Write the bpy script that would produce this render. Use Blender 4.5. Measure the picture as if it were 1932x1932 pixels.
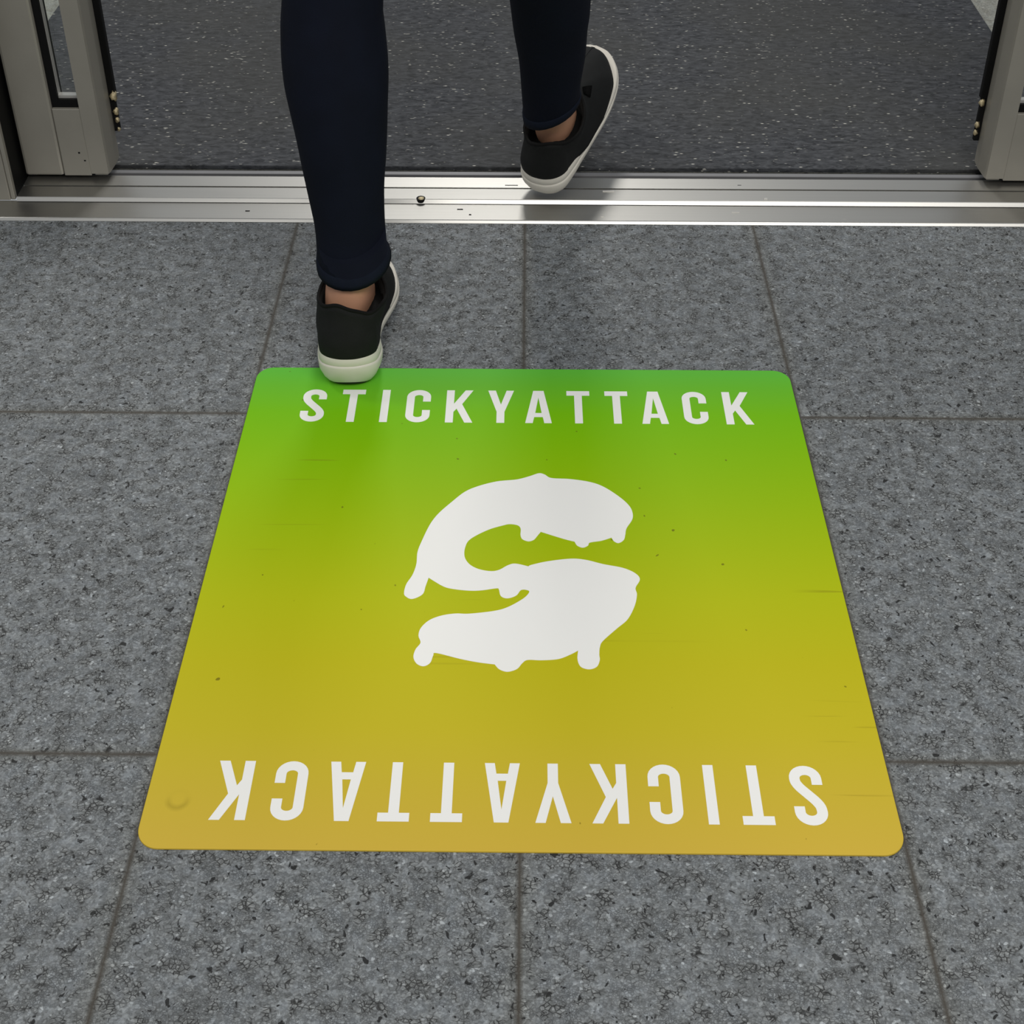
import bpy, bmesh, math, random
from mathutils import Vector, Matrix
random.seed(4)
for o in list(bpy.data.objects): bpy.data.objects.remove(o)
SC = bpy.context.scene; COL = SC.collection

# ------------------------------------------------------------ camera
F = 2630.04; CXP = 966.0; CYP = 458.3; PITCH = .57905; YAW = -.0123; ROLL = -.00055
CAM = Vector((.00221, -1.18462, 1.00224))
fw = Vector((math.sin(YAW)*math.cos(PITCH), math.cos(YAW)*math.cos(PITCH), -math.sin(PITCH)))
rt0 = Vector((math.cos(YAW), -math.sin(YAW), 0)); up0 = rt0.cross(fw)
rt = rt0*math.cos(ROLL)+up0*math.sin(ROLL); up = up0*math.cos(ROLL)-rt0*math.sin(ROLL)
cd = bpy.data.cameras.new('camera'); cam = bpy.data.objects.new('camera', cd); COL.objects.link(cam)
M = Matrix.Identity(4)
for i in range(3): M[i][0] = rt[i]; M[i][1] = up[i]; M[i][2] = -fw[i]; M[i][3] = CAM[i]
cam.matrix_world = M
cd.sensor_width = 36; cd.sensor_fit = 'HORIZONTAL'; cd.lens = F/1932*36
cd.shift_y = -(966-CYP)/1932; cd.clip_start = .02
SC.camera = cam
def ray(x, y): return fw+rt*((x-CXP)/F)-up*((y-CYP)/F)
def atz(x, y, Z=0.):
    d = ray(x, y); return CAM+d*((Z-CAM.z)/d.z)
def aty(x, y, Y):
    d = ray(x, y); return CAM+d*((Y-CAM.y)/d.y)

# ------------------------------------------------------------ light
SC.view_settings.view_transform = 'Standard'; SC.view_settings.look = 'None'
SC.view_settings.gamma = 1; SC.view_settings.use_curve_mapping = False
SC.view_settings.exposure = 0.0
wd = bpy.data.worlds.new('world'); SC.world = wd; wd.use_nodes = True
wd.node_tree.nodes['Background'].inputs[0].default_value = (.92, .96, 1, 1)
wd.node_tree.nodes['Background'].inputs[1].default_value = .36
def area(name, loc, target, sx, sy, power, col=(1, .97, .92)):
    l = bpy.data.lights.new(name, 'AREA'); l.shape = 'RECTANGLE'; l.size = sx; l.size_y = sy
    l.energy = power; l.color = col
    o = bpy.data.objects.new(name, l); COL.objects.link(o); o.location = loc
    o.rotation_euler = (Vector(target)-Vector(loc)).to_track_quat('-Z', 'Y').to_euler()
    return o
area('ceiling_light', (-.10, 2.6, 2.45), (0, .3, 0), .5, .36, 23)
area('ceiling_light', (-1.7, .9, 2.6), (-.2, .2, 0), .6, .6, 20)
area('ceiling_light', (.5, -1.7, 2.7), (0, -.3, 0), 2.3, .8, 54)

# ------------------------------------------------------------ helpers
def s2l(c):
    c /= 255.; return c/12.92 if c <= .04045 else ((c+.055)/1.055)**2.4
def rgb(r, g, b, k=1.): return (min(1, s2l(r)*k), min(1, s2l(g)*k), min(1, s2l(b)*k), 1)
class NT:
    def __init__(s, name):
        s.m = bpy.data.materials.new(name); s.m.use_nodes = True; s.t = s.m.node_tree
        s.b = s.t.nodes['Principled BSDF']; s.tc = s.t.nodes.new('ShaderNodeTexCoord')
    def n(s, typ, ins=None, **kw):
        nd = s.t.nodes.new('ShaderNode'+typ)
        for k, v in kw.items(): setattr(nd, k, v)
        for k, v in (ins or {}).items(): s.set(nd.inputs[k], v)
        return nd
    def set(s, sock, v):
        if isinstance(v, bpy.types.NodeSocket): s.t.links.new(v, sock)
        else: sock.default_value = v
    def math(s, op, a, b=0., c=0., clamp=False):
        nd = s.n('Math', {0: a, 1: b, 2: c}, operation=op, use_clamp=clamp); return nd.outputs[0]
    def ramp(s, fac, stops, interp='LINEAR'):
        nd = s.n('ValToRGB', {0: fac}); cr = nd.color_ramp; cr.interpolation = interp
        while len(cr.elements) < len(stops): cr.elements.new(.5)
        for e, (p, c) in zip(cr.elements, stops):
            e.position = p; e.color = c if len(c) == 4 else (*c, 1)
        return nd.outputs[0]
    def mix(s, fac, a, b, blend='MIX'):
        nd = s.n('Mix', data_type='RGBA', blend_type=blend)
        s.set(nd.inputs[0], fac); s.set(nd.inputs[6], a); s.set(nd.inputs[7], b); return nd.outputs[2]
    def noise(s, scale, detail=2., rough=.5, vec=None, dist=0.):
        return s.n('TexNoise', {'Vector': vec or s.tc.outputs['Object'], 'Scale': scale, 'Detail': detail, 'Roughness': rough, 'Distortion': dist}).outputs[0]
    def bump(s, h, st, dist=.001):
        s.set(s.b.inputs['Normal'], s.n('Bump', {'Height': h, 'Strength': st, 'Distance': dist}).outputs[0])
def g(v): return (v, v, v, 1)
def simple(name, col, rough=.5, metal=0., var=.06, nscale=40., bump=0., coat=0., bscale=None, spec=None):
    t = NT(name)
    nz = t.noise(nscale, 3)
    k = t.ramp(nz, [(.3, g(1-var)), (.7, g(1+var))])
    t.set(t.b.inputs['Base Color'], t.mix(1., col, k, 'MULTIPLY'))
    t.b.inputs['Roughness'].default_value = rough; t.b.inputs['Metallic'].default_value = metal
    t.b.inputs['Coat Weight'].default_value = coat
    if spec is not None: t.b.inputs['Specular IOR Level'].default_value = spec
    if bump: t.bump(t.noise(bscale or nscale*8, 2), bump)
    return t.m
def obj(name, bm, mat=None, parent=None, smooth=False, auto=None, **props):
    me = bpy.data.meshes.new(name)
    bmesh.ops.recalc_face_normals(bm, faces=bm.faces[:])
    bm.to_mesh(me); bm.free()
    if smooth:
        for p in me.polygons: p.use_smooth = True
        if auto: me.set_sharp_from_angle(angle=auto)
    o = bpy.data.objects.new(name, me); COL.objects.link(o)
    if mat: me.materials.append(mat)
    if parent: o.parent = parent
    for k, v in props.items(): o[k] = v
    return o
def empty(name, loc, **props):
    o = bpy.data.objects.new(name, None); o.location = loc; COL.objects.link(o); o.empty_display_size = .05
    for k, v in props.items(): o[k] = v
    return o
def box(bm, x0, x1, y0, y1, z0, z1, bev=0.):
    r = bmesh.ops.create_cube(bm, size=1)
    for v in r['verts']: v.co = Vector(((x0+x1)/2+v.co.x*(x1-x0), (y0+y1)/2+v.co.y*(y1-y0), (z0+z1)/2+v.co.z*(z1-z0)))
    if bev:
        es = list({e for v in r['verts'] for e in v.link_edges})
        bmesh.ops.bevel(bm, geom=es, offset=bev, segments=2, affect='EDGES', profile=.5)
def mbox(*a, **k):
    bm = bmesh.new(); box(bm, *a, **k); return bm
def prism(pts, z0, z1, bm=None, bev=0.):
    """closed 2-D outline -> solid between z0 and z1"""
    bm = bm or bmesh.new()
    vs = [bm.verts.new((p[0], p[1], z0)) for p in pts]
    f = bm.faces.new(vs)
    r = bmesh.ops.extrude_face_region(bm, geom=[f])
    top = [v for v in r['geom'] if isinstance(v, bmesh.types.BMVert)]
    for v in top: v.co.z = z1
    if bev:
        tf = [x for x in r['geom'] if isinstance(x, bmesh.types.BMFace)][0]
        bmesh.ops.bevel(bm, geom=list(tf.edges), offset=bev, segments=2, affect='EDGES', profile=.6)
    return bm
def loft(rings, bm=None, cap0=True, cap1=True, closed=True):
    bm = bm or bmesh.new(); R = [[bm.verts.new(p) for p in r] for r in rings]
    n = len(R[0])
    for a, b in zip(R, R[1:]):
        for i in range(n if closed else n-1):
            bm.faces.new((a[i], a[(i+1) % n], b[(i+1) % n], b[i]))
    if cap0: bm.faces.new(R[0][::-1])
    if cap1: bm.faces.new(R[-1])
    return bm
def catmull(P, per=6, closed=True):
    out = []; n = len(P)
    for i in range(n if closed else n-1):
        if closed: p0, p1, p2, p3 = P[i-1], P[i], P[(i+1) % n], P[(i+2) % n]
        else: p0, p1, p2, p3 = P[max(i-1, 0)], P[i], P[i+1], P[min(i+2, n-1)]
        if (Vector(p1)-Vector(p2)).length < 1e-6: continue
        for k in range(per):
            t = k/per
            out.append([.5*(2*b+(c-a)*t+(2*a-5*b+4*c-d)*t*t+(-a+3*b-3*c+d)*t**3) for a, b, c, d in zip(p0, p1, p2, p3)])
    if not closed: out.append(list(P[-1]))
    return out
def interp(xs, ys, x):
    if x <= xs[0]: return ys[0]
    for a, b, c, d in zip(xs, xs[1:], ys, ys[1:]):
        if x <= b:
            t = (x-a)/(b-a); t = t*t*(3-2*t)*.5+t*.5; return c+(d-c)*t
    return ys[-1]

# ------------------------------------------------------------ materials
def floor_mat(name, base, joint, tw, tl, contrast=1., off=(0, 0), lim=0):
    t = NT(name); P = t.tc.outputs['Object']
    sep = t.n('SeparateXYZ', {0: P})
    wv = t.n('TexNoise', {'Vector': P, 'Scale': 55., 'Detail': 2.}).outputs[1]
    P2 = t.n('Mapping', {'Vector': P, 'Scale': (.82, 1.12, 1)}).outputs[0]
    wp = t.n('VectorMath', {0: P2, 1: t.n('VectorMath', {0: wv, 3: .006}, operation='SCALE').outputs[0]}, operation='ADD').outputs[0]
    ve = t.n('TexVoronoi', {'Vector': wp, 'Scale': 290.}, feature='DISTANCE_TO_EDGE').outputs['Distance']
    vc = t.n('TexVoronoi', {'Vector': wp, 'Scale': 290.}, feature='F1').outputs['Color']
    ve2 = t.n('TexVoronoi', {'Vector': wp, 'Scale': 500.}, feature='DISTANCE_TO_EDGE').outputs['Distance']
    vd = t.n('TexVoronoi', {'Vector': wp, 'Scale': 500.}, feature='F1').outputs['Color']
    cell = t.n('SeparateColor', {0: vc}).outputs[0]; cell2 = t.n('SeparateColor', {0: vd}).outputs[1]
    big = t.noise(6., 3); mid = t.noise(70., 3, .6)
    fine = t.noise(520., 2, .6)
    v = t.math('MULTIPLY_ADD', cell, .34*contrast, 1-.17*contrast)
    v = t.math('MULTIPLY', v, t.math('MULTIPLY_ADD', cell2, .60*contrast, 1-.30*contrast))
    v = t.math('MULTIPLY', v, t.math('MULTIPLY_ADD', fine, .9*contrast, 1-.45*contrast))
    v = t.math('MULTIPLY', v, t.math('MULTIPLY_ADD', big, .24, .88))
    # cracks between the grains, broken up by the mid noise
    cm = t.ramp(mid, [(.45, g(0)), (.60, g(1))])
    c1 = t.math('MULTIPLY', t.ramp(ve, [(.03, g(1)), (.15, g(0))]), cm)
    c2 = t.math('MULTIPLY', t.ramp(ve2, [(.0, g(1)), (.20, g(0))]), t.ramp(t.noise(45., 3, .6), [(.36, g(0)), (.6, g(1))]))
    cr = t.math('MAXIMUM', t.math('MULTIPLY', c1, .98), t.math('MULTIPLY', c2, .66))
    pit = t.ramp(t.noise(150., 2, .55, dist=.6), [(.635, g(0)), (.68, g(1))])
    cr = t.math('MAXIMUM', cr, t.math('MULTIPLY', pit, 1.05))
    v = t.math('MULTIPLY', v, t.math('SUBTRACT', 1., t.math('MULTIPLY', cr, .88*contrast)))
    wh = t.ramp(t.math('MULTIPLY', cell2, t.ramp(t.noise(60., 2), [(.45, g(.86)), (.68, g(1))])), [(.88, g(0)), (.95, g(1))])
    v = t.math('ADD', v, t.math('MULTIPLY', wh, .8*contrast))
    # joint lines
    def jd(c, w, o):
        a = t.math('ADD', c, o+w/2+w*60); a = t.math('MODULO', a, w); return t.math('ABSOLUTE', t.math('SUBTRACT', a, w/2))
    wob = t.math('MULTIPLY_ADD', t.noise(25., 2), .0006, -.0003)
    jx = t.math('ADD', jd(sep.outputs[0], tw, off[0]), wob)
    jy = t.math('ADD', jd(sep.outputs[1], tl, off[1]), wob)
    if lim: jx = t.math('ADD', jx, t.math('GREATER_THAN', t.math('ABSOLUTE', sep.outputs[0]), lim))
    j = t.math('MAXIMUM', t.ramp(jx, [(.0009, g(1)), (.0011, g(0))]), t.ramp(jy, [(.0005, g(1)), (.0008, g(0))]))
    hal = t.math('MAXIMUM', t.ramp(jx, [(.0, g(1)), (.016, g(0))]), t.ramp(jy, [(.0, g(1)), (.012, g(0))]))
    tint = t.mix(t.ramp(mid, [(.35, g(0)), (.65, g(1))]), base, (base[0]*1.06, base[1]*1.02, base[2]*.96, 1))
    tint = t.mix(t.math('MULTIPLY', hal, .6), tint, (base[0]*.98, base[1]*.92, base[2]*.80, 1))
    vv = t.n('CombineXYZ', {0: v, 1: v, 2: v}).outputs[0]
    c = t.mix(1., tint, vv, 'MULTIPLY')
    c = t.mix(j, c, joint)
    t.set(t.b.inputs['Base Color'], c)
    t.b.inputs['Roughness'].default_value = .62; t.b.inputs['Specular IOR Level'].default_value = .35
    h = t.math('SUBTRACT', t.math('MULTIPLY', fine, .5), t.math('ADD', cr, t.math('MULTIPLY', j, .8)))
    t.bump(h, .45, .0006)
    return t.m
M_floor = floor_mat('granular_grey_stone', rgb(117, 122, 126), rgb(66, 62, 56), .305, .442, 1., (0, 0), .45)
M_floor2 = floor_mat('light_grey_stone', rgb(150, 152, 146), rgb(90, 90, 88), .5, .5, .55, (.1, .05))

def carpet_mat():
    t = NT('charcoal_entrance_matting'); P = t.tc.outputs['Object']
    mp = t.n('Mapping', {'Vector': P, 'Scale': (.42, 1.0, 1)}).outputs[0]
    fib = t.n('TexNoise', {'Vector': mp, 'Scale': 150., 'Detail': 3., 'Roughness': .65, 'Distortion': .8}).outputs[0]
    mp2 = t.n('Mapping', {'Vector': P, 'Scale': (.62, 1.6, 1), 'Rotation': (0, 0, .12)}).outputs[0]
    sp = t.n('TexVoronoi', {'Vector': mp2, 'Scale': 210.}, feature='F1')
    rnd = t.n('SeparateColor', {0: sp.outputs['Color']}).outputs[0]
    dot = t.math('MULTIPLY', t.ramp(sp.outputs['Distance'], [(.12, g(1)), (.42, g(0))]), t.ramp(rnd, [(.958, g(0)), (.985, g(1))]))
    big = t.noise(3., 3)
    base = t.mix(t.ramp(fib, [(.34, g(0)), (.68, g(1))]), rgb(36, 38, 42), rgb(80, 82, 86))
    base = t.mix(t.ramp(big, [(.4, g(0)), (.6, g(.5))]), base, rgb(66, 66, 63))
    mp4 = t.n('Mapping', {'Vector': P, 'Scale': (.5, 1.5, 1), 'Rotation': (0, 0, -.25)}).outputs[0]
    fl = t.ramp(t.n('TexNoise', {'Vector': mp4, 'Scale': 210., 'Detail': 1., 'Roughness': .4}).outputs[0], [(.73, g(0)), (.77, g(1))])
    c = t.mix(t.math('MAXIMUM', t.math('MULTIPLY', dot, .9), t.math('MULTIPLY', fl, .42)), base, rgb(222, 220, 210))
    t.set(t.b.inputs['Base Color'], c); t.b.inputs['Roughness'].default_value = .8
    t.b.inputs['Specular IOR Level'].default_value = .3
    t.bump(fib, .5, .001); return t.m
M_carpet = carpet_mat()
def metal_mat(name, col, rough, metal=1., streak=.05):
    t = NT(name); P = t.tc.outputs['Object']
    mp = t.n('Mapping', {'Vector': P, 'Scale': (2, 300, 300)}).outputs[0]
    s = t.n('TexNoise', {'Vector': mp, 'Scale': 3., 'Detail': 3.}).outputs[0]
    t.set(t.b.inputs['Base Color'], t.mix(1., col, t.ramp(s, [(.3, g(1-streak)), (.7, g(1))]), 'MULTIPLY'))
    # small scuffs
    mp3 = t.n('Mapping', {'Vector': P, 'Scale': (30, 90, 60)}).outputs[0]
    d = t.ramp(t.n('TexNoise', {'Vector': mp3, 'Scale': 1., 'Detail': 2.}).outputs[0], [(.74, g(0)), (.76, g(.6))])
    t.set(t.b.inputs['Roughness'], t.math('ADD', rough, t.math('MULTIPLY', d, .2)))
    t.b.inputs['Metallic'].default_value = metal; t.bump(s, .08, .0005); return t.m
M_thr = metal_mat('brushed_aluminium_threshold', rgb(186, 185, 181), .40)
M_alu = simple('warm_grey_anodised_aluminium', rgb(150, 146, 136), .42, .35, .04, 18)
M_alu2 = simple('light_anodised_bead', rgb(215, 213, 208), .3, .6, .03, 18)
M_strip = simple('dull_aluminium_strip', rgb(128, 128, 130), .5, .3, .05, 18)
M_rub_gap = simple('black_rubber_and_gap_shade', rgb(6, 6, 6), .6, 0, .2, 60, spec=.2)  # real rubber seals, and the black that stands in for shade in gaps
M_brass = simple('worn_brass', rgb(200, 185, 150), .3, .8, .3, 300, .5)
M_navy = simple('navy_stretch_denim', rgb(8, 13, 26), .85, 0, .12, 30, .2, bscale=900, spec=.15)
M_hem = simple('navy_denim_hem', rgb(14, 20, 33), .85, 0, .12, 60, .3, bscale=900, spec=.15)
M_shoe = simple('black_canvas', rgb(23, 24, 24), .8, 0, .12, 60, .3, bscale=1200, spec=.2)
M_gore = simple('black_elastic', rgb(13, 13, 13), .9, 0, .2, 60, .3, bscale=1500, spec=.2)
M_sole = simple('off_white_rubber_sole', rgb(214, 209, 198), .5, 0, .05, 25)
M_outs = simple('dark_outsole', rgb(30, 30, 28), .7, 0, .1, 25)
M_skin = simple('skin', rgb(188, 140, 112), .5, 0, .07, 25, .1, bscale=500)
M_top = simple('charcoal_knit', rgb(60, 62, 66), .9, 0, .1, 50, .3, bscale=600)
M_hair = simple('dark_brown_hair', rgb(45, 32, 24), .6, 0, .3, 90)
M_print = simple('white_print', rgb(234, 234, 231), .5, 0, .012, 6, spec=.22)

# ------------------------------------------------------------ setting: floors, threshold
TY = .3945
bm = bmesh.new(); box(bm, -1.6, 1.6, -1.6, TY+.003, -.03, 0)
obj('floor', bm, M_floor, kind='structure', label='grey granular stone floor tiles in front of the threshold')

def yz(y, Z): return atz(966, y, Z).y+.0017
def ly(y, Z): return yz(y, Z)
YA = ly(385, .0040)
JLX = aty(29.5, 377, .4425).x; JRX = 2*.027-JLX
prof = [(TY, -.012), (TY, .0006), (TY+.0028, .0034), (TY+.0040, .0040), (YA, .0040), (YA, -.012)]
bm = loft([[(-1.2, y, z) for y, z in prof], [(1.2, y, z) for y, z in prof]])
Y1 = ly(377.5, .0096)
prof = [(YA+.0001, -.012), (YA+.0001, .0012), (YA+.0006, .0012), (YA+.0006, .0038), (Y1-.0044, .0048), (Y1-.0008, .0090), (Y1, .0096),
        (ly(358, .0098), .0098), (ly(358, .0098), .0070), (ly(356, .0098), .0070), (ly(356, .0098), .0102), (ly(337, .0112), .0114),
        (ly(335.5, .0108), .0100), (ly(335.5, .0108), -.012)]
YE = ly(321.5, .004)
loft([[(JLX+.0030, y, z) for y, z in prof], [(JRX-.0030, y, z) for y, z in prof]], bm)
thr = obj('door_threshold', bm, M_thr, label='stepped brushed aluminium threshold strip crossing the doorway between the floor and the dark matting', category='threshold')
obj('rear_strip', mbox(JLX, JRX, ly(331.5, .0055), ly(325.5, .0055), -.012, .0055, bev=.0008), M_strip, thr)
obj('gap_shade_base', mbox(JLX, JRX, ly(335.5, .0108)+.0001, YE-.0001, -.013, .0012), M_rub_gap, thr)  # black base painting the shade in the gaps either side of the rear strip
# screw head seated in its dark countersunk hole
c = atz(794, 374, .0097)
def disc(c, r, h, seg=20, bev=0):
    return prism([(c[0]+r*math.cos(a), c[1]+r*math.sin(a)) for a in [i*2*math.pi/seg for i in range(seg)]], c[2]-.004, c[2]+h, bev=bev)
obj('screw_hole', disc(c, .0062, .0003), M_rub_gap, thr)
obj('screw', disc(c+Vector((.0007, -.0012, 0)), .0042, .0012, 9, .0005), M_brass, thr)
# raised dirt flecks and scratches on the metal
for (x, y, l, w, m) in [(1148, 360.5, .016, .0028, M_alu2), (1395, 350, .005, .001, M_gore), (1388, 401, .010, .0012, M_alu2), (467, 398, .006, .001, M_gore),
                        (868, 395, .008, .0012, M_gore), (887, 405, .003, .0015, M_gore), (1136, 409, .004, .0015, M_alu2), (965, 350, .018, .0012, M_gore), (1445, 375, .004, .003, M_alu2)]:
    Z = .0042 if y > 386 else .0103
    p = atz(x, y, Z)
    obj('scuff_mark', mbox(p.x-l/2, p.x+l/2, p.y-w/2, p.y+w/2, Z-.002, Z+.0005), m, thr)

bm = bmesh.new(); box(bm, -1.6, 1.6, YE+.0004, 3.4, -.03, 0)
obj('floor', bm, M_floor2, kind='structure', label='pale grey stone floor beyond the doorway')
# dark entrance matting inside
bm = bmesh.new(); box(bm, -.826, .790, YE+.0022, 3.0, .0002, .0075, .0015)
obj('entrance_mat', bm, M_carpet, label='large charcoal flecked entrance mat lying behind the threshold inside the doorway', category='mat')

# ------------------------------------------------------------ doors
FY = .4865; BY = .5365; DZ = .0165; HT = 2.15
def door(s, xr, label, jx):
    """s=-1: left leaf; xr = X of the inner front edge"""
    def X(d): return xr+s*d          # d = distance outwards from the inner edge
    def B(d0, d1, *a, **k):
        x0, x1 = sorted((X(d0), X(d1))); return mbox(x0, x1, *a, **k)
    root = empty('sliding_door', (X(.06), .51, DZ), label=label, category='door')
    def part(n, bm, m, **k):
        bm.transform(Matrix.Translation(-root.location)); return obj(n, bm, m, root, **k)
    st = [(0, FY), (-.0015, FY+.004), (-.0035, FY+.03), (-.0025, BY), (.024, BY), (.024, FY)]
    pts = [(X(d), y) for d, y in st]
    bm = prism(pts, DZ, HT)
    # rounded lower nose of the edge stile
    bmesh.ops.bevel(bm, geom=[e for e in bm.edges if all(abs(v.co.z-DZ) < 1e-5 for v in e.verts)], offset=.004, segments=3, affect='EDGES')
    part('edge_stile', bm, M_alu)
    part('end_stile', B(.0625, .1165, FY+.0006, BY, DZ, HT, bev=.004), M_alu)
    part('bottom_rail', B(.0243, .0622, FY+.001, BY-.003, DZ, .121, bev=.0012), M_alu)
    part('top_rail', B(.0243, .0622, FY+.001, BY-.003, HT-.1, HT, bev=.0012), M_alu)
    # black glazing gasket as a recessed rectangular frame
    bm = bmesh.new(); z0, z1 = .121, HT-.1
    for d0, d1, a, b in ((.0530, .0624, z0, z1), (.0243, .0262, z0, z1), (.0262, .0530, z0, z0+.0115), (.0262, .0530, z1-.0115, z1)):
        x0, x1 = sorted((X(d0), X(d1))); box(bm, x0, x1, FY+.006, FY+.030, a, b)
    part('glazing_gasket', bm, M_rub_gap)
    bm = bmesh.new(); x0, x1 = sorted((X(.0262), X(.0530)))
    box(bm, x0, x1, FY+.011, FY+.020, z0+.0115, z0+.0160)
    x0, x1 = sorted((X(.0523), X(.0530))); box(bm, x0, x1, FY+.0112, FY+.020, z0+.0160, z1-.0115)
    part('glazing_bead', bm, M_alu2)
    part('glass_pane', B(.0258, .0534, FY+.0205, FY+.0265, z0+.011, z1-.011), M_glass)
    part('edge_seal', B(-.0115, .004, BY+.0002, BY+.010, .118, HT, bev=.001), M_rub_gap)
    # torn lower end of the seal with its clips
    part('seal_backing', B(-.0100, .003, BY+.0002, BY+.008, .060 if s < 0 else .052, .1178, bev=.002), M_gore)
    clips = [(.116, .0065), (.092, .005), (.079, .004), (.064, .003)] if s < 0 else [(.112, .005), (.078, .0045), (.066, .004)]
    for z, r in clips:
        bm = bmesh.new(); bmesh.ops.create_icosphere(bm, subdivisions=2, radius=r)
        for v in bm.verts:
            v.co = Vector((v.co.x*.8, v.co.y*.8, v.co.z*1.15))*(1+.25*math.sin(v.co.x*900+v.co.z*1300))+Vector((X(-.0088), BY+.0002, z))
        part('seal_clip', bm, M_brass, smooth=True)
    if s < 0:
        for (a, b, c2) in ((.036, .052, .0025), (.030, .040, .0018)):
            x = X(a); part('scuff_mark', mbox(x-.0012, x+.0012, FY+.0006, FY+.002, b, b+c2), M_gore)
    # bottom guide foot reaching down onto the threshold
    part('floor_guide', B(.030, .105, FY+.012, BY-.008, .0105, DZ+.002), M_rub_gap)
    # fixed jamb beside the leaf, standing on the threshold
    r2 = empty('door_jamb', (jx, .5, .0041), label='grey aluminium door jamb post at the %s end of the threshold, outside the door leaf' % ('left' if s < 0 else 'right'), category='door frame')
    def jp(n, a, b, *r, m=M_alu, **k):
        x0, x1 = sorted((a, b)); bm = mbox(x0, x1, *r, **k); bm.transform(Matrix.Translation(-r2.location)); return obj(n, bm, m, r2)
    jp('post', jx+s*.006, jx+s*.14, .4410, .535, .0041, HT, bev=.0012)
    jp('post_lip', jx, jx+s*.0058, .4425, .4505, .0041, HT, bev=.001)
    jp('gap_shade_strip', jx+s*.0005, jx+s*.0055, .4507, .530, .0041, HT, m=M_rub_gap)  # black strip standing in for the dark of the gap behind the lip
    jp('gap_shade_backing', jx+s*.0057, jx+s*.03, .5355, .57, .0085, HT, m=M_rub_gap)  # black sheet painting the dark void behind the jamb
    jp('gap_shade_fill', jx+s*.0003, jx-s*.0100, .4960, .5250, .0125, HT, m=M_rub_gap)  # black filler for the shade in the gap between jamb and leaf
tg = NT('clear_door_glass'); tg.b.inputs['Base Color'].default_value = (.93, .96, .95, 1); tg.b.inputs['Roughness'].default_value = .01
tg.b.inputs['Transmission Weight'].default_value = 1; tg.b.inputs['IOR'].default_value = 1.45; M_glass = tg.m
door(-1, aty(205.5, 330, FY).x, 'left grey aluminium sliding door leaf, its narrow glass strip showing the dark mat', JLX)
door(1, aty(1857.5, 348, FY).x, 'right grey aluminium sliding door leaf cut off by the right edge of the photo', JRX)

# ------------------------------------------------------------ floor decal
MC = Vector((-.00037, -.22419, 0)); MR = .00111; HS = .305; ZT = .0016
mat_root = empty('floor_decal', (MC.x, MC.y, 0), label='square floor sticker fading from green to mustard with white lettering and a dripping letter emblem', category='floor sticker')
mat_root.rotation_euler.z = MR
def m2(x, y):       # pixel -> coordinates on the decal
    p = atz(x, y, ZT)-MC; return (p.x*math.cos(MR)+p.y*math.sin(MR), -p.x*math.sin(MR)+p.y*math.cos(MR))
def rrect(h, r, n=10):
    out = []
    for cx, cy, a0 in ((h-r, h-r, 0), (-h+r, h-r, 90), (-h+r, -h+r, 180), (h-r, -h+r, 270)):
        for i in range(n+1):
            a = math.radians(a0+90*i/n); out.append((cx+r*math.cos(a), cy+r*math.sin(a)))
    return out
GK = 1.03
def decal_mat():
    t = NT('printed_gradient_vinyl'); P = t.tc.outputs['Object']; sep = t.n('SeparateXYZ', {0: P})
    v = t.math('MULTIPLY_ADD', sep.outputs[1], 1/.61, .5)
    px = [(1606, (197, 168, 62)), (1500, (193, 170, 52)), (1380, (188, 174, 36)), (1250, (182, 176, 24)), (1130, (172, 180, 16)), (1030, (157, 180, 8)), (930, (140, 180, 2)), (840, (124, 180, 0)), (780, (112, 180, 4)), (730, (100, 179, 38)), (700, (92, 181, 56))]
    stops = [(min(1, max(0, m2(985, y)[1]/.61+.5)), rgb(*c, GK)) for y, c in px]
    col = t.ramp(v, stops)
    sp = t.ramp(t.noise(95., 1, .4), [(.785, g(0)), (.80, g(1))])
    col = t.mix(t.math('MULTIPLY', sp, .7), col, rgb(90, 80, 15))
    # fine scratches
    mp = t.n('Mapping', {'Vector': P, 'Rotation': (0, 0, .55), 'Scale': (5, 160, 1)}).outputs[0]
    sc = t.ramp(t.n('TexNoise', {'Vector': mp, 'Scale': 1., 'Detail': 1.}).outputs[0], [(.68, g(0)), (.70, g(1))])
    scm = t.ramp(t.noise(4.5, 1), [(.56, g(0)), (.66, g(1))])
    col = t.mix(t.math('MULTIPLY', t.math('MULTIPLY', sc, scm), .35), col, rgb(120, 105, 20))
    # round blister mark near a corner
    cx, cy = m2(336, 1508)
    dx = t.math('SUBTRACT', sep.outputs[0], cx); dy = t.math('SUBTRACT', sep.outputs[1], cy)
    d = t.math('SQRT', t.math('ADD', t.math('MULTIPLY', dx, dx), t.math('MULTIPLY', dy, dy)))
    blis = t.ramp(d, [(.0080/1, g(1)), (.0090, g(0))])
    ringc = t.math('MULTIPLY', t.ramp(d, [(.0074, g(0)), (.0084, g(1)), (.0094, g(0))]), t.ramp(t.math('MULTIPLY_ADD', dy, -60., .5), [(.3, g(.1)), (.8, g(1))]))
    col = t.mix(t.math('MULTIPLY', ringc, .8), col, rgb(120, 105, 20))
    t.set(t.b.inputs['Base Color'], col); t.b.inputs['Roughness'].default_value = .5
    t.b.inputs['Specular IOR Level'].default_value = .10
    h = t.math('ADD', t.math('MULTIPLY', blis, .3), t.math('MULTIPLY', t.noise(9., 2), .6))
    t.bump(h, .25, .0008); return t.m
M_decal = decal_mat()
bm = prism(rrect(HS, .019), .0001, ZT, bev=.0011)
obj('sticker_sheet', bm, M_decal, mat_root)

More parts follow.
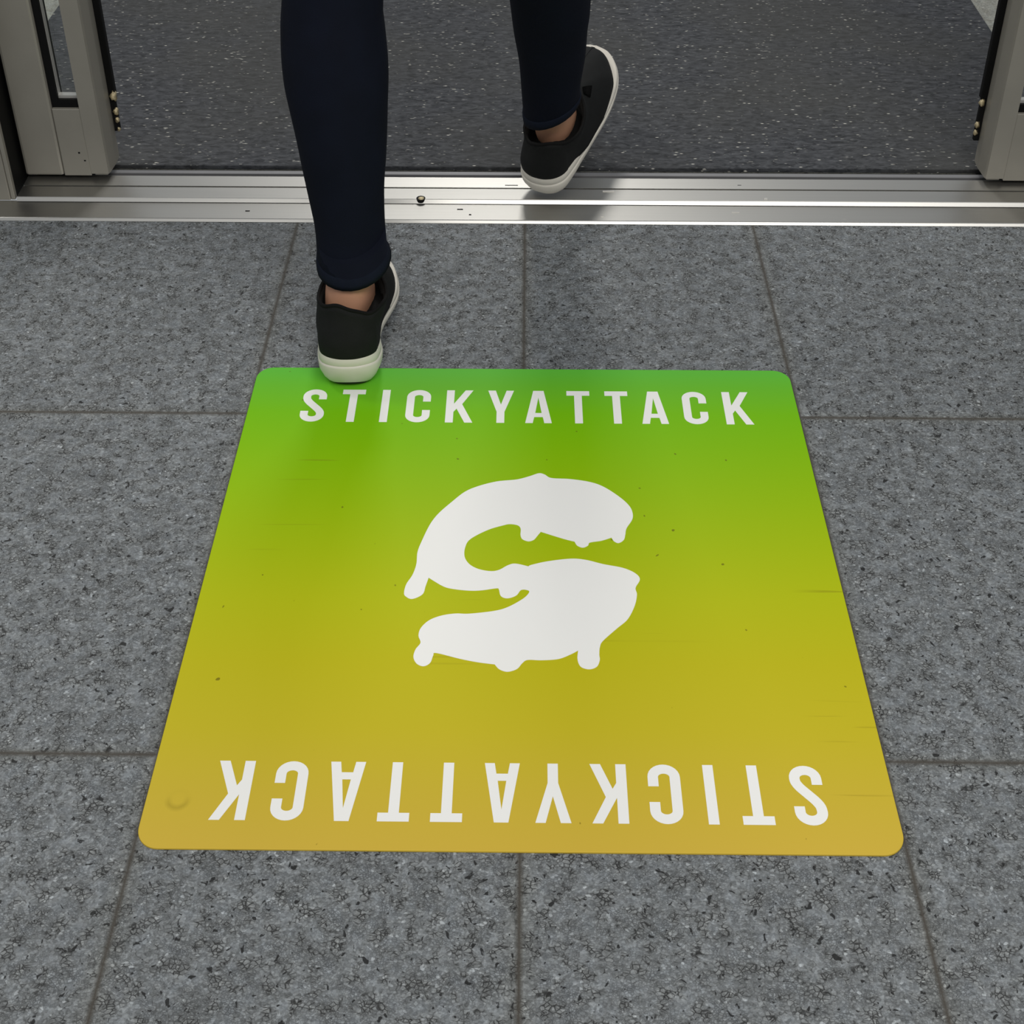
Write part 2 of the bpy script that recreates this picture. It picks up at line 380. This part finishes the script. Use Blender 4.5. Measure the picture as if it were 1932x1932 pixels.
# glyphs: cap height 1, stem .157, bar .142
ST = .157; BR = .142
def strokepoly(path, w):
    L, Rr = [], []
    for i, p in enumerate(path):
        a = Vector(path[max(i-1, 0)]); b = Vector(path[min(i+1, len(path)-1)]); d = (b-a).normalized()
        n = Vector((-d.y, d.x))*w/2; L.append(Vector(p)+n); Rr.append(Vector(p)-n)
    return [tuple(q) for q in L]+[tuple(q) for q in Rr[::-1]]
def arc(cx, cy, rx, ry, a0, a1, n=14):
    return [(cx+rx*math.cos(math.radians(a0+(a1-a0)*i/n)), cy+ry*math.sin(math.radians(a0+(a1-a0)*i/n))) for i in range(n+1)]
def glyph(ch):
    """list of solid outlines, width"""
    h = ST/2
    if ch == 'I': return [[(0, 0), (ST, 0), (ST, 1), (0, 1)]], ST
    if ch == 'T':
        w = .465; c = w/2; return [[(c-h, 0), (c+h, 0), (c+h, 1-BR), (w, 1-BR), (w, 1), (0, 1), (0, 1-BR), (c-h, 1-BR)]], w
    if ch == 'K': return [[(0, 0), (ST, 0), (ST, .325), (.215, .425), (.385, 0), (.545, 0), (.322, .565), (.535, 1), (.378, 1), (ST, .575), (ST, 1), (0, 1)]], .545
    if ch == 'Y': return [[(.183, 0), (.340, 0), (.340, .335), (.525, 1), (.375, 1), (.265, .56), (.155, 1), (0, 1), (.183, .335)]], .525
    if ch == 'A':
        w = .528
        return [[(0, 0), (.150, 0), (.178, .183), (.350, .183), (.378, 0), (w, 0), (.372, 1), (.160, 1), (0, 0)][:8]], w
    if ch == 'C':
        w = .485; xl, xr = h, w-h; r = (xr-xl)/2; c = w/2
        p = [(xr, .640), (xr, .70)]+arc(c, .785, r, .137, 0, 180)+[(xl, .5)]+arc(c, .215, r, .137, 180, 360)+[(xr, .30), (xr, .375)]
        return [strokepoly(p, ST)], w
    if ch == 'S':
        w = .480; xl, xr = h, w-h; r = (xr-xl)/2; c = w/2
        p = [(xr, .690), (xr, .74)]+arc(c, .785, r, .137, 0, 180)
        p += [tuple(q) for q in catmull([(xl, .770), (xl+.012, .690), (xl+.065, .600), (c, .490), (xr-.060, .375), (xr-.010, .290), (xr, .225)], 5, False)][1:]
        p += arc(c, .215, r, .137, 0, -180)[1:]+[(xl, .26), (xl, .325)]
        return [strokepoly(p, ST)], w
CAP = m2(985, 737.6)[1]-m2(985, 798.2)[1]
BL = m2(985, 798.2)[1]
TOP = [('S', 591, 768), ('T', 668.7, 742), ('I', 726, 768), ('C', 789, 768), ('K', 867, 768), ('Y', 945.5, 739), ('A', 1016, 797), ('T', 1090, 741), ('T', 1161.5, 741), ('A', 1237, 797), ('C', 1311, 768), ('K', 1391, 768)]
XS = [(ch, m2(x, y)[0]) for ch, x, y in TOP]
def lettering(name, flip, label):
    for ch, x in XS:
        outs, w = glyph(ch)
        bm = bmesh.new()
        for pts in outs:
            q = [(x+(a-w/2)*CAP, BL+b*CAP) for a, b in pts]
            if flip: q = [(-a+FX, -b+FYo) for a, b in q]
            prism(q, ZT-.0004, ZT+.00025, bm)
        if ch == 'A':       # open the counter
            ctr = [(.200, .305), (.328, .305), (.265, .790)]
            bm.free(); bm = bmesh.new()
            o = [(x+(a-w/2)*CAP, BL+b*CAP) for a, b in outs[0]]; c2 = [(x+(a-w/2)*CAP, BL+b*CAP) for a, b in ctr]
            if flip: o = [(-a+FX, -b+FYo) for a, b in o]; c2 = [(-a+FX, -b+FYo) for a, b in c2]
            # o: 0 bl,1,2 crotch l,3 crotch r,4,5 br,6 tr,7 tl ; split around the counter
            for ids in ([('o', 0), ('o', 1), ('o', 2), ('c', 0), ('c', 2), ('o', 7)], [('o', 2), ('o', 3), ('c', 1), ('c', 0)], [('o', 3), ('o', 4), ('o', 5), ('o', 6), ('c', 2), ('c', 1)], [('c', 2), ('o', 6), ('o', 7)]):
                prism([(o if k == 'o' else c2)[i] for k, i in ids], ZT-.0004, ZT+.00025, bm)
        obj(name, bm, M_print, mat_root)
FX = 2*m2(979, 1497)[0]*0+(-(XS[0][1]+XS[-1][1])*0)
yb0 = m2(979, 1440.5)[1]; yb1 = m2(979, 1553)[1]      # feet of the inverted letters are at the far side
FYo = yb0+BL
xs_mid = (XS[0][1]+XS[-1][1])/2
FX = xs_mid+(m2(1526, 1497)[0]+m2(435, 1497)[0])/2
lettering('printed_letter', False, '')
lettering('printed_letter', True, '')
LOGO = [(1092,149),(1130,157),(1175,180),(1300,187),(1430,207),(1520,240),(1620,305),(1680,360),(1702,405),(1700,450),(1663,508),(1655,550),(1645,583),(1612,603),(1582,592),(1565,568),(1565,568),(1500,588),(1425,600),(1412,620),(1378,633),(1342,620),(1325,594),(1325,594),(1250,575),(1105,530),(1105,530),(1080,560),(1060,582),(1025,592),(985,578),(973,550),(974,510),(955,488),(905,480),(860,488),(760,518),(650,575),(615,625),(609,690),(640,740),(700,772),(780,786),(835,777),(890,748),(940,737),(1025,755),(1025,755),(1045,745),(1150,722),(1300,705),(1400,713),(1510,740),(1640,765),(1720,800),(1750,840),(1722,895),(1731,940),(1715,1015),(1670,1100),(1600,1160),(1510,1240),(1490,1280),(1486,1330),(1489,1365),(1470,1408),(1420,1425),(1365,1408),(1344,1360),(1348,1303),(1348,1303),(1300,1328),(1220,1358),(1110,1366),(1020,1364),(985,1385),(950,1423),(888,1441),(835,1425),(805,1393),(805,1393),(700,1380),(580,1357),(425,1319),(405,1335),(385,1383),(342,1405),(297,1388),(276,1345),(290,1295),(322,1252),(309,1205),(325,1155),(380,1105),(460,1075),(550,1062),(640,1063),(800,1045),(890,1020),(990,965),(1030,922),(1010,908),(975,910),(945,945),(888,963),(845,948),(832,905),(815,898),(720,911),(640,913),(540,903),(470,885),(375,829),(375,829),(355,885),(335,937),(268,967),(225,950),(215,925),(230,870),(270,810),(295,740),(303,660),(335,580),(385,480),(440,410),(520,340),(610,270),(700,232),(820,202),(950,189),(1035,167)]
pts = [m2(700+x/3.45, 850+y/3.45) for x, y in catmull(LOGO, 6)]
obj('dripping_letter_emblem', prism(pts, ZT-.0004, ZT+.00025), M_print, mat_root)

# ------------------------------------------------------------ person
person = empty('person', (-.08, .30, 0), label='person walking away through the doorway in slim navy trousers and black slip-on shoes', category='person')
PL = person.location.copy()
def pobj(n, bm, m, parent=None, **k):
    bm.transform(Matrix.Translation(-PL)); return obj(n, bm, m, parent or person, **k)
def plane_hit(x, y, a, b):      # ray with the plane Y = a + b Z
    d = ray(x, y); k = (a+b*CAM.z-CAM.y)/(d.y-b*d.z); return CAM+d*k
def ring(c, rx, ry, n=28, tilt=0., ax=Vector((1, 0, 0)), drop=None):
    out = []
    for i in range(n):
        a = 2*math.pi*i/n; dx = math.cos(a); dy = math.sin(a)
        out.append(Vector((c[0]+rx*dx, c[1]+ry*dy, c[2]+(tilt*ry*dy)+(drop(dx, dy) if drop else 0))))
    return out
# ---- shoes (built in foot space: +Y toe, heel back at 0, Z 0 ground)
SL = .262
def outline(side, n=48):
    """side=+1: inner (big toe) side is +X"""
    half = [(0, 0), (.012, .0016), (.0245, .009), (.0330, .023), (.0362, .050), (.0320, .085), (.0345, .115), (.0430, .155), (.0470, .182), (.0455, .210), (.037, .240), (.020, .259), (.004, .2625)]
    other = [(0, .2625), (-.018, .257), (-.034, .240), (-.0435, .215), (-.0465, .185), (-.0445, .150), (-.040, .110), (-.0370, .070), (-.0360, .045), (-.0325, .022), (-.0240, .0085), (-.012, .0016)]
    P = [(side*x+side*interp([0, .12, .2, .27], [0, -.001, .003, .006], y), y) for x, y in half+other]
    Q = catmull(P, 4)
    return Q
def sole_top(y): return interp([0, .03, .09, .16, .22, .27], [.0440, .0405, .0280, .0235, .0250, .0340], y)
LIFT = [.010]
def sole_bot(y): return interp([0, .02, .16, .21, .27], [LIFT[0], .08*LIFT[0], .0, .0015, .0110], y)
def offs(Q, d):
    out = []; n = len(Q)
    for i in range(n):
        a = Vector(Q[i-1]); b = Vector(Q[(i+1) % n]); t = (b-a).normalized(); nn = Vector((t.y, -t.x))
        out.append(Vector(Q[i])+nn*d)
    return out
def shoe(side, Tm, nm):
    root = empty(nm, (0, 0, 0), )
    root.parent = person
    Q = outline(side)
    area2 = sum(Q[i-1][0]*Q[i][1]-Q[i][0]*Q[i-1][1] for i in range(len(Q)))
    sg = 1 if area2 > 0 else -1
    def rg(d, f):
        return [Tm @ Vector((p.x, p.y, sole_bot(p.y)+f*(sole_top(p.y)-sole_bot(p.y)))) for p in offs(Q, d*sg)]
    bm = loft([rg(-.0095, 0), rg(-.0072, .04), rg(-.0032, .18), rg(.0004, .40), rg(.0009, .62), rg(.0004, .68), rg(-.0007, .705), rg(-.0001, .74), rg(-.0004, .90), rg(-.0016, .985), rg(-.0040, 1.0)])
    pobj('sole', bm, M_sole, root, smooth=True, auto=math.radians(50))
    bm = loft([rg(-.0125, -.06), rg(-.0115, .03)]); pobj('outsole_tread', bm, M_outs, root)
    # upper: every outline point rises to the collar
    cc = Vector((0, .066, 0)); inner = [p+(q-p)*interp([0, .05, .09, .14, .2, .24], [.25, .2, -.25, .0, .5, 1.2], p.y) for p, q in zip(offs(Q, 0), offs(Q, -.0075*sg))]
    rows = []; col = []
    for p in inner:
        ang = math.atan2(p.y-cc.y, p.x); fr = math.sin(ang)   # -1 heel, +1 toe
        rx, ry = .0395, (.051 if fr < 0 else .058)
        T = Vector((rx*math.cos(ang)+.0055, cc.y+ry*fr, interp([-1, -.6, 0, .6, 1], [.1000, .0950, .0900, .0950, .1040], fr)))
        if fr < 0: T.z += .007*math.exp(-((math.cos(ang)*side+.35)/.35)**2)-.006*math.exp(-((math.cos(ang)*side-.55)/.25)**2)
        B = Vector((p.x, p.y, sole_top(p.y)-.004))
        dist = (Vector((B.x, B.y))-Vector((T.x, T.y))).length
        out = Vector((B.x-T.x, B.y-T.y, 0)); out = out.normalized() if out.length > 1e-6 else Vector((0, -1, 0))
        c1 = B+Vector((0, 0, .020+.10*max(0, dist-.01)))+out*.001
        c2 = T+out*dist*.50+Vector((0, 0, -.010-.16*dist*max(0, fr)))
        if fr < .2: c2 = T+out*.0035+Vector((0, 0, -.030)); c1 = B+Vector((0, 0, .030))+out*.0035
        rowp = []
        for k in range(11):
            u = k/10; rowp.append(B*(1-u)**3+c1*3*u*(1-u)**2+c2*3*u*u*(1-u)+T*u**3)
        rows.append(rowp); col.append(T)
    rings = [[Tm @ rows[i][k] for i in range(len(rows))] for k in range(11)]
    # fold the collar inwards
    ctr = sum(col, Vector())/len(col)
    rings.append([Tm @ (T+(Vector((ctr.x, ctr.y, T.z))-T).normalized()*.004+Vector((0, 0, -.001))) for T in col])
    rings.append([Tm @ (T+(Vector((ctr.x, ctr.y, T.z))-T).normalized()*.005+Vector((0, 0, -.020))) for T in col])
    pobj('upper', loft(rings, cap0=True, cap1=True), M_shoe, root, smooth=True)
    # collar binding
    n = len(col); rr = []
    for i in range(n):
        c0 = col[i]; ra = Vector((c0.x-ctr.x, c0.y-ctr.y, 0)).normalized()
        rr.append([Tm @ (c0+ra*(math.cos(a)*.0022-.0012)+Vector((0, 0, math.sin(a)*.0024-.0005))) for a in [k*math.pi/4 for k in range(8)]])
    rr.append(rr[0]); pobj('collar_binding', loft(rr, cap0=False, cap1=False), M_gore, root, smooth=True)
    # elastic gores on both sides of the throat
    for sgn in (1, -1):
        idx = [i for i, p in enumerate(inner) if p.x*sgn > 0 and .135 < p.y < .19]
        vis = []
        for i in idx:
            a = [Tm @ (rows[i][k]+Vector((sgn*.0010, 0, .0014))) for k in (7, 8, 9)]; vis.append(a)
        vis = [v for v in vis]
        bm = bmesh.new(); V = [[bm.verts.new(q) for q in v] for v in vis]
        for a, b in zip(V, V[1:]):
            for k in range(2): bm.faces.new((a[k], a[k+1], b[k+1], b[k]))
        bmesh.ops.solidify(bm, geom=bm.faces[:], thickness=.0012)
        pobj('elastic_gore', bm, M_gore, root, smooth=True)
    # tongue tab at the throat
    bm = bmesh.new(); box(bm, -.015, .015, .1185, .1235, .085, .112, .0015)
    bm.transform(Tm); pobj('tongue', bm, M_gore, root)
    return root
TL = Matrix.Translation((-.1960, .0350, ZT+.0026)) @ Matrix.Rotation(math.radians(2.5), 4, 'Z') @ Matrix.Diagonal((1, .90, 1, 1))
shoe(1, TL, 'left_shoe')
pit = math.radians(24); yawr = math.radians(-22)
TR = Matrix.Translation((.0200, .4440, .0112)) @ Matrix.Rotation(yawr, 4, 'Z') @ Matrix.Rotation(math.radians(3), 4, 'Y') @ Matrix.Rotation(pit, 4, 'X') @ Matrix.Diagonal((1, .97, 1, 1))
LIFT[0] = .002; shoe(-1, TR, 'right_shoe')
aL = TL @ Vector((0, .060, .085)); aR = TR @ Vector((0, .060, .085))

# ---- trouser legs: silhouette rows give width; axis leans with the stride
def leg_rows(rows, a, b, flat=.98):
    out = []
    for y, l, r in rows:
        p = plane_hit(l, y, a, b); q = plane_hit(r, y, a, b); out.append(((p+q)/2, (q-p).length/2))
    return out
LA = (aL.y-.36*aL.z, .36); RA = (aR.y+.38*aR.z-.004, -.38)
Lr = leg_rows([(488, 600, 735), (478, 600, 732), (470, 599, 729), (420, 594, 725), (350, 579, 726), (300, 567, 729), (250, 557, 731), (200, 548, 732), (150, 538, 732), (100, 531, 730), (50, 529, 727), (0, 531, 725)], *LA)
Rr = leg_rows([(202, 988, 1095), (185, 985, 1096), (150, 982, 1098), (100, 977, 1104), (50, 969, 1109), (0, 960, 1115)], *RA)
HIPL = Vector((-.165, .335, .80)); HIPR = Vector((.000, .330, .80))
def leg_mesh(rows, hip, a, b, kneeZ, kr, hem):
    st = [(Vector((c.x, c.y, c.z)), r, r*.98) for c, r in rows]
    top = st[-1][0]
    knee = Vector((top.x+(hip.x-top.x)*max(0, (kneeZ-top.z))/(hip.z-top.z), a+b*kneeZ, kneeZ))
    if kneeZ-top.z > .03: st.append((knee, kr, kr*1.02))
    for f, r in ((.33, .064), (.66, .076), (1., .086)):
        st.append((knee.lerp(hip, f), max(r, kr), r*1.02))
    sp = catmull([(s[0].x, s[0].y, s[0].z, s[1], s[2]) for s in st], 4, False)
    rings = []
    for i, (x, y, z, r1, r2) in enumerate(sp):
        rings.append(ring((x, y, z), r1, r2, tilt=(-.35 if b > 0 else .3)*0))
    return rings, st
def hemify(rings, dr):
    # hem dips at the back (towards the camera) and rises at the front
    for k in range(min(9, len(rings))):
        w = (1-k/9)**1.3
        c = sum(rings[k], Vector())/len(rings[k])
        for v in rings[k]:
            dd = (v-c); v.z += dr(dd.x/.05, dd.y/.05)*w
    return rings
def wrinkle(rings, seed, amp):
    rnd = random.Random(seed); ph = [rnd.uniform(0, 6.28) for _ in range(4)]
    for r in rings:
        c = sum(r, Vector())/len(r)
        for v in r:
            a = math.atan2(v.y-c.y, v.x-c.x); s = amp*(math.sin(v.z*38+2*a+ph[0])+.6*math.sin(v.z*67-3*a+ph[1]))
            v += (v-c).normalized()*s
    return rings
Lrings, Ls = leg_mesh(Lr, HIPL, *LA, .47, .056, 0)
Rrings, Rs = leg_mesh(Rr, HIPR, *RA, .46, .056, 0)
drL = lambda x, y: .018*y+.004*x
drR = lambda x, y: .012*y+.022*x
hemify(Lrings, drL); hemify(Rrings, drR)
wrinkle(Lrings, 3, .0007); wrinkle(Rrings, 5, .0007)
tr = empty('trousers', (0, 0, 0)); tr.parent = person
def leg_part(rings, nm):
    # inner turn-up so the opening has thickness
    c = sum(rings[0], Vector())/len(rings[0])
    inn = [[v+(c-v).normalized()*.0022 for v in rings[0]], [v+(c-v).normalized()*.003+Vector((0, 0, .03)) for v in rings[0]]]
    pobj(nm, loft(inn[::-1]+rings, cap0=True), M_navy, tr, smooth=True)
    # hem band
    h = []
    for k, (f, d) in enumerate([(-.0015, -.001), (-.0018, .0012), (.004, .0016), (.0105, .0015), (.0120, .0001)]):
        rr = []
        for i, v in enumerate(rings[0]):
            w = rings[3][i]; up_ = (w-v).normalized(); rr.append(v+up_*f+(v-c).normalized()*d)
        h.append(rr)
    pobj('hem', loft(h, cap0=False, cap1=False), M_hem, tr, smooth=True)
leg_part(Lrings, 'trouser_leg'); leg_part(Rrings, 'trouser_leg')
hc = (HIPL+HIPR)/2
pel = [ring((hc.x, hc.y, z), rx, ry, 32) for z, rx, ry in ((.735, .10, .07), (.76, .155, .095), (.80, .172, .108), (.86, .165, .108), (.92, .145, .098), (.96, .135, .09))]
pobj('seat_and_waist', loft(pel), M_navy, tr, smooth=True)

# ---- body: one skinned figure
def skin_body():
    V = []; E = []; Rd = []
    def v(p, r, par=None):
        V.append(Vector(p)-PL); Rd.append(r if isinstance(r, tuple) else (r, r)); i = len(V)-1
        if par is not None: E.append((par, i))
        return i
    pv = v((hc.x, hc.y, .86), (.12, .085))
    for T, A, K, H, sd in ((TL, aL, Ls, HIPL, -1), (TR, aR, Rs, HIPR, 1)):
        a0, b0 = (LA if sd < 0 else RA)
        h = v(H, .07, pv)
        kz = .46; kx = K[-1][0].x*.2+K[-5][0].x*.8 if len(K) > 5 else H.x
        k = v((K[len(K)-4][0].x, a0+b0*kz, kz), .045, h)
        cf = v((K[6][0] if sd < 0 else K[4][0]), .027, k) if True else 0
        an = v(K[0][0]+Vector((0, .004, .03)), .021, cf)
        an2 = v(T @ Vector((.0035, .058, .092)), (.0380, .036), an)
        hl = v(T @ Vector((0, .050, .050)), (.026, .030), an2)
        md = v(T @ Vector((0, .120, .045)), .022, an2); v(T @ Vector((0, .205, .036)), .014, md)
    ch = v((hc.x, hc.y+.005, 1.00), (.10, .07), pv); ch2 = v((hc.x, hc.y+.01, 1.15), (.125, .085), ch)
    nb = v((hc.x, hc.y+.012, 1.28), (.09, .06), ch2); nk = v((hc.x, hc.y+.02, 1.345), .042, nb)
    hd = v((hc.x, hc.y+.035, 1.42), (.060, .072), nk); hd2 = v((hc.x, hc.y+.035, 1.49), (.070, .085), hd); v((hc.x, hc.y+.03, 1.55), (.045, .055), hd2)
    v((hc.x, hc.y+.125, 1.455), .010, hd2)
    for sd, sw in ((-1, .12), (1, -.12)):
        s = v((hc.x+sd*.165, hc.y+.01, 1.26), .042, nb); e = v((hc.x+sd*.20, hc.y+sw*.35, 1.02), .032, s)
        w = v((hc.x+sd*.21, hc.y+sw*1.3+.03, .82), .022, e); pm = v((hc.x+sd*.212, hc.y+sw*1.5+.04, .755), (.018, .026), w)
        for q in range(4):
            dy = (q-1.5)*.019
            f1 = v((hc.x+sd*.212, hc.y+sw*1.55+.04+dy, .715), .0085, pm); v((hc.x+sd*.205, hc.y+sw*1.6+.04+dy*1.1, .675-(.006 if q in (1, 2) else 0)), .0075, f1)
        t1 = v((hc.x+sd*.205, hc.y+sw*1.5+.04+.035, .765), .010, pm); v((hc.x+sd*.20, hc.y+sw*1.5+.04+.05, .73), .0085, t1)
    me = bpy.data.meshes.new('body'); me.from_pydata([tuple(x) for x in V], E, [])
    o = bpy.data.objects.new('body', me); COL.objects.link(o); o.parent = person
    md = o.modifiers.new('skin', 'SKIN'); md.use_smooth_shade = True
    o.modifiers.new('sub', 'SUBSURF').levels = 2; o.modifiers['sub'].render_levels = 2
    if not me.skin_vertices: me.attributes
    for i, r in enumerate(Rd):
        me.skin_vertices[0].data[i].radius = r
    me.skin_vertices[0].data[0].use_root = True
    me.materials.append(M_skin)
    return o


bpy.context.view_layer.update()
body = None
try:
    body = skin_body()
except Exception as ex:
    print('SKIN FALLBACK', ex)
    for o in list(bpy.data.objects):
        if o.name.startswith('body'): bpy.data.objects.remove(o)
    raise
# ---- knitted top, sleeves and hair
def tube(P, n=20):
    return [ring(p[:3], p[3], p[4], n) for p in catmull(P, 4, False)]
x, y = hc.x, hc.y
top = loft(tube([(x, y, .90, .160, .112), (x, y, 1.0, .140, .100), (x, y+.005, 1.12, .155, .112), (x, y+.01, 1.22, .170, .110), (x, y+.012, 1.29, .130, .085), (x, y+.018, 1.325, .062, .058)], 28))
pobj('knitted_top', top, M_top, smooth=True)
for sd, sw in ((-1, .12), (1, -.12)):
    pobj('sleeve', loft(tube([(x+sd*.12, y+.01, 1.285, .05, .055), (x+sd*.175, y+.015, 1.22, .052, .056), (x+sd*.20, y+sw*.35, 1.02, .044, .046), (x+sd*.21, y+sw*1.25+.03, .835, .031, .032)])), M_top, smooth=True)
pobj('hair', loft(tube([(x, y-.02, 1.30, .050, .020), (x, y-.01, 1.38, .072, .050), (x, y+.005, 1.46, .082, .078), (x, y+.015, 1.53, .076, .082), (x, y+.02, 1.585, .035, .040)])), M_hair, smooth=True)
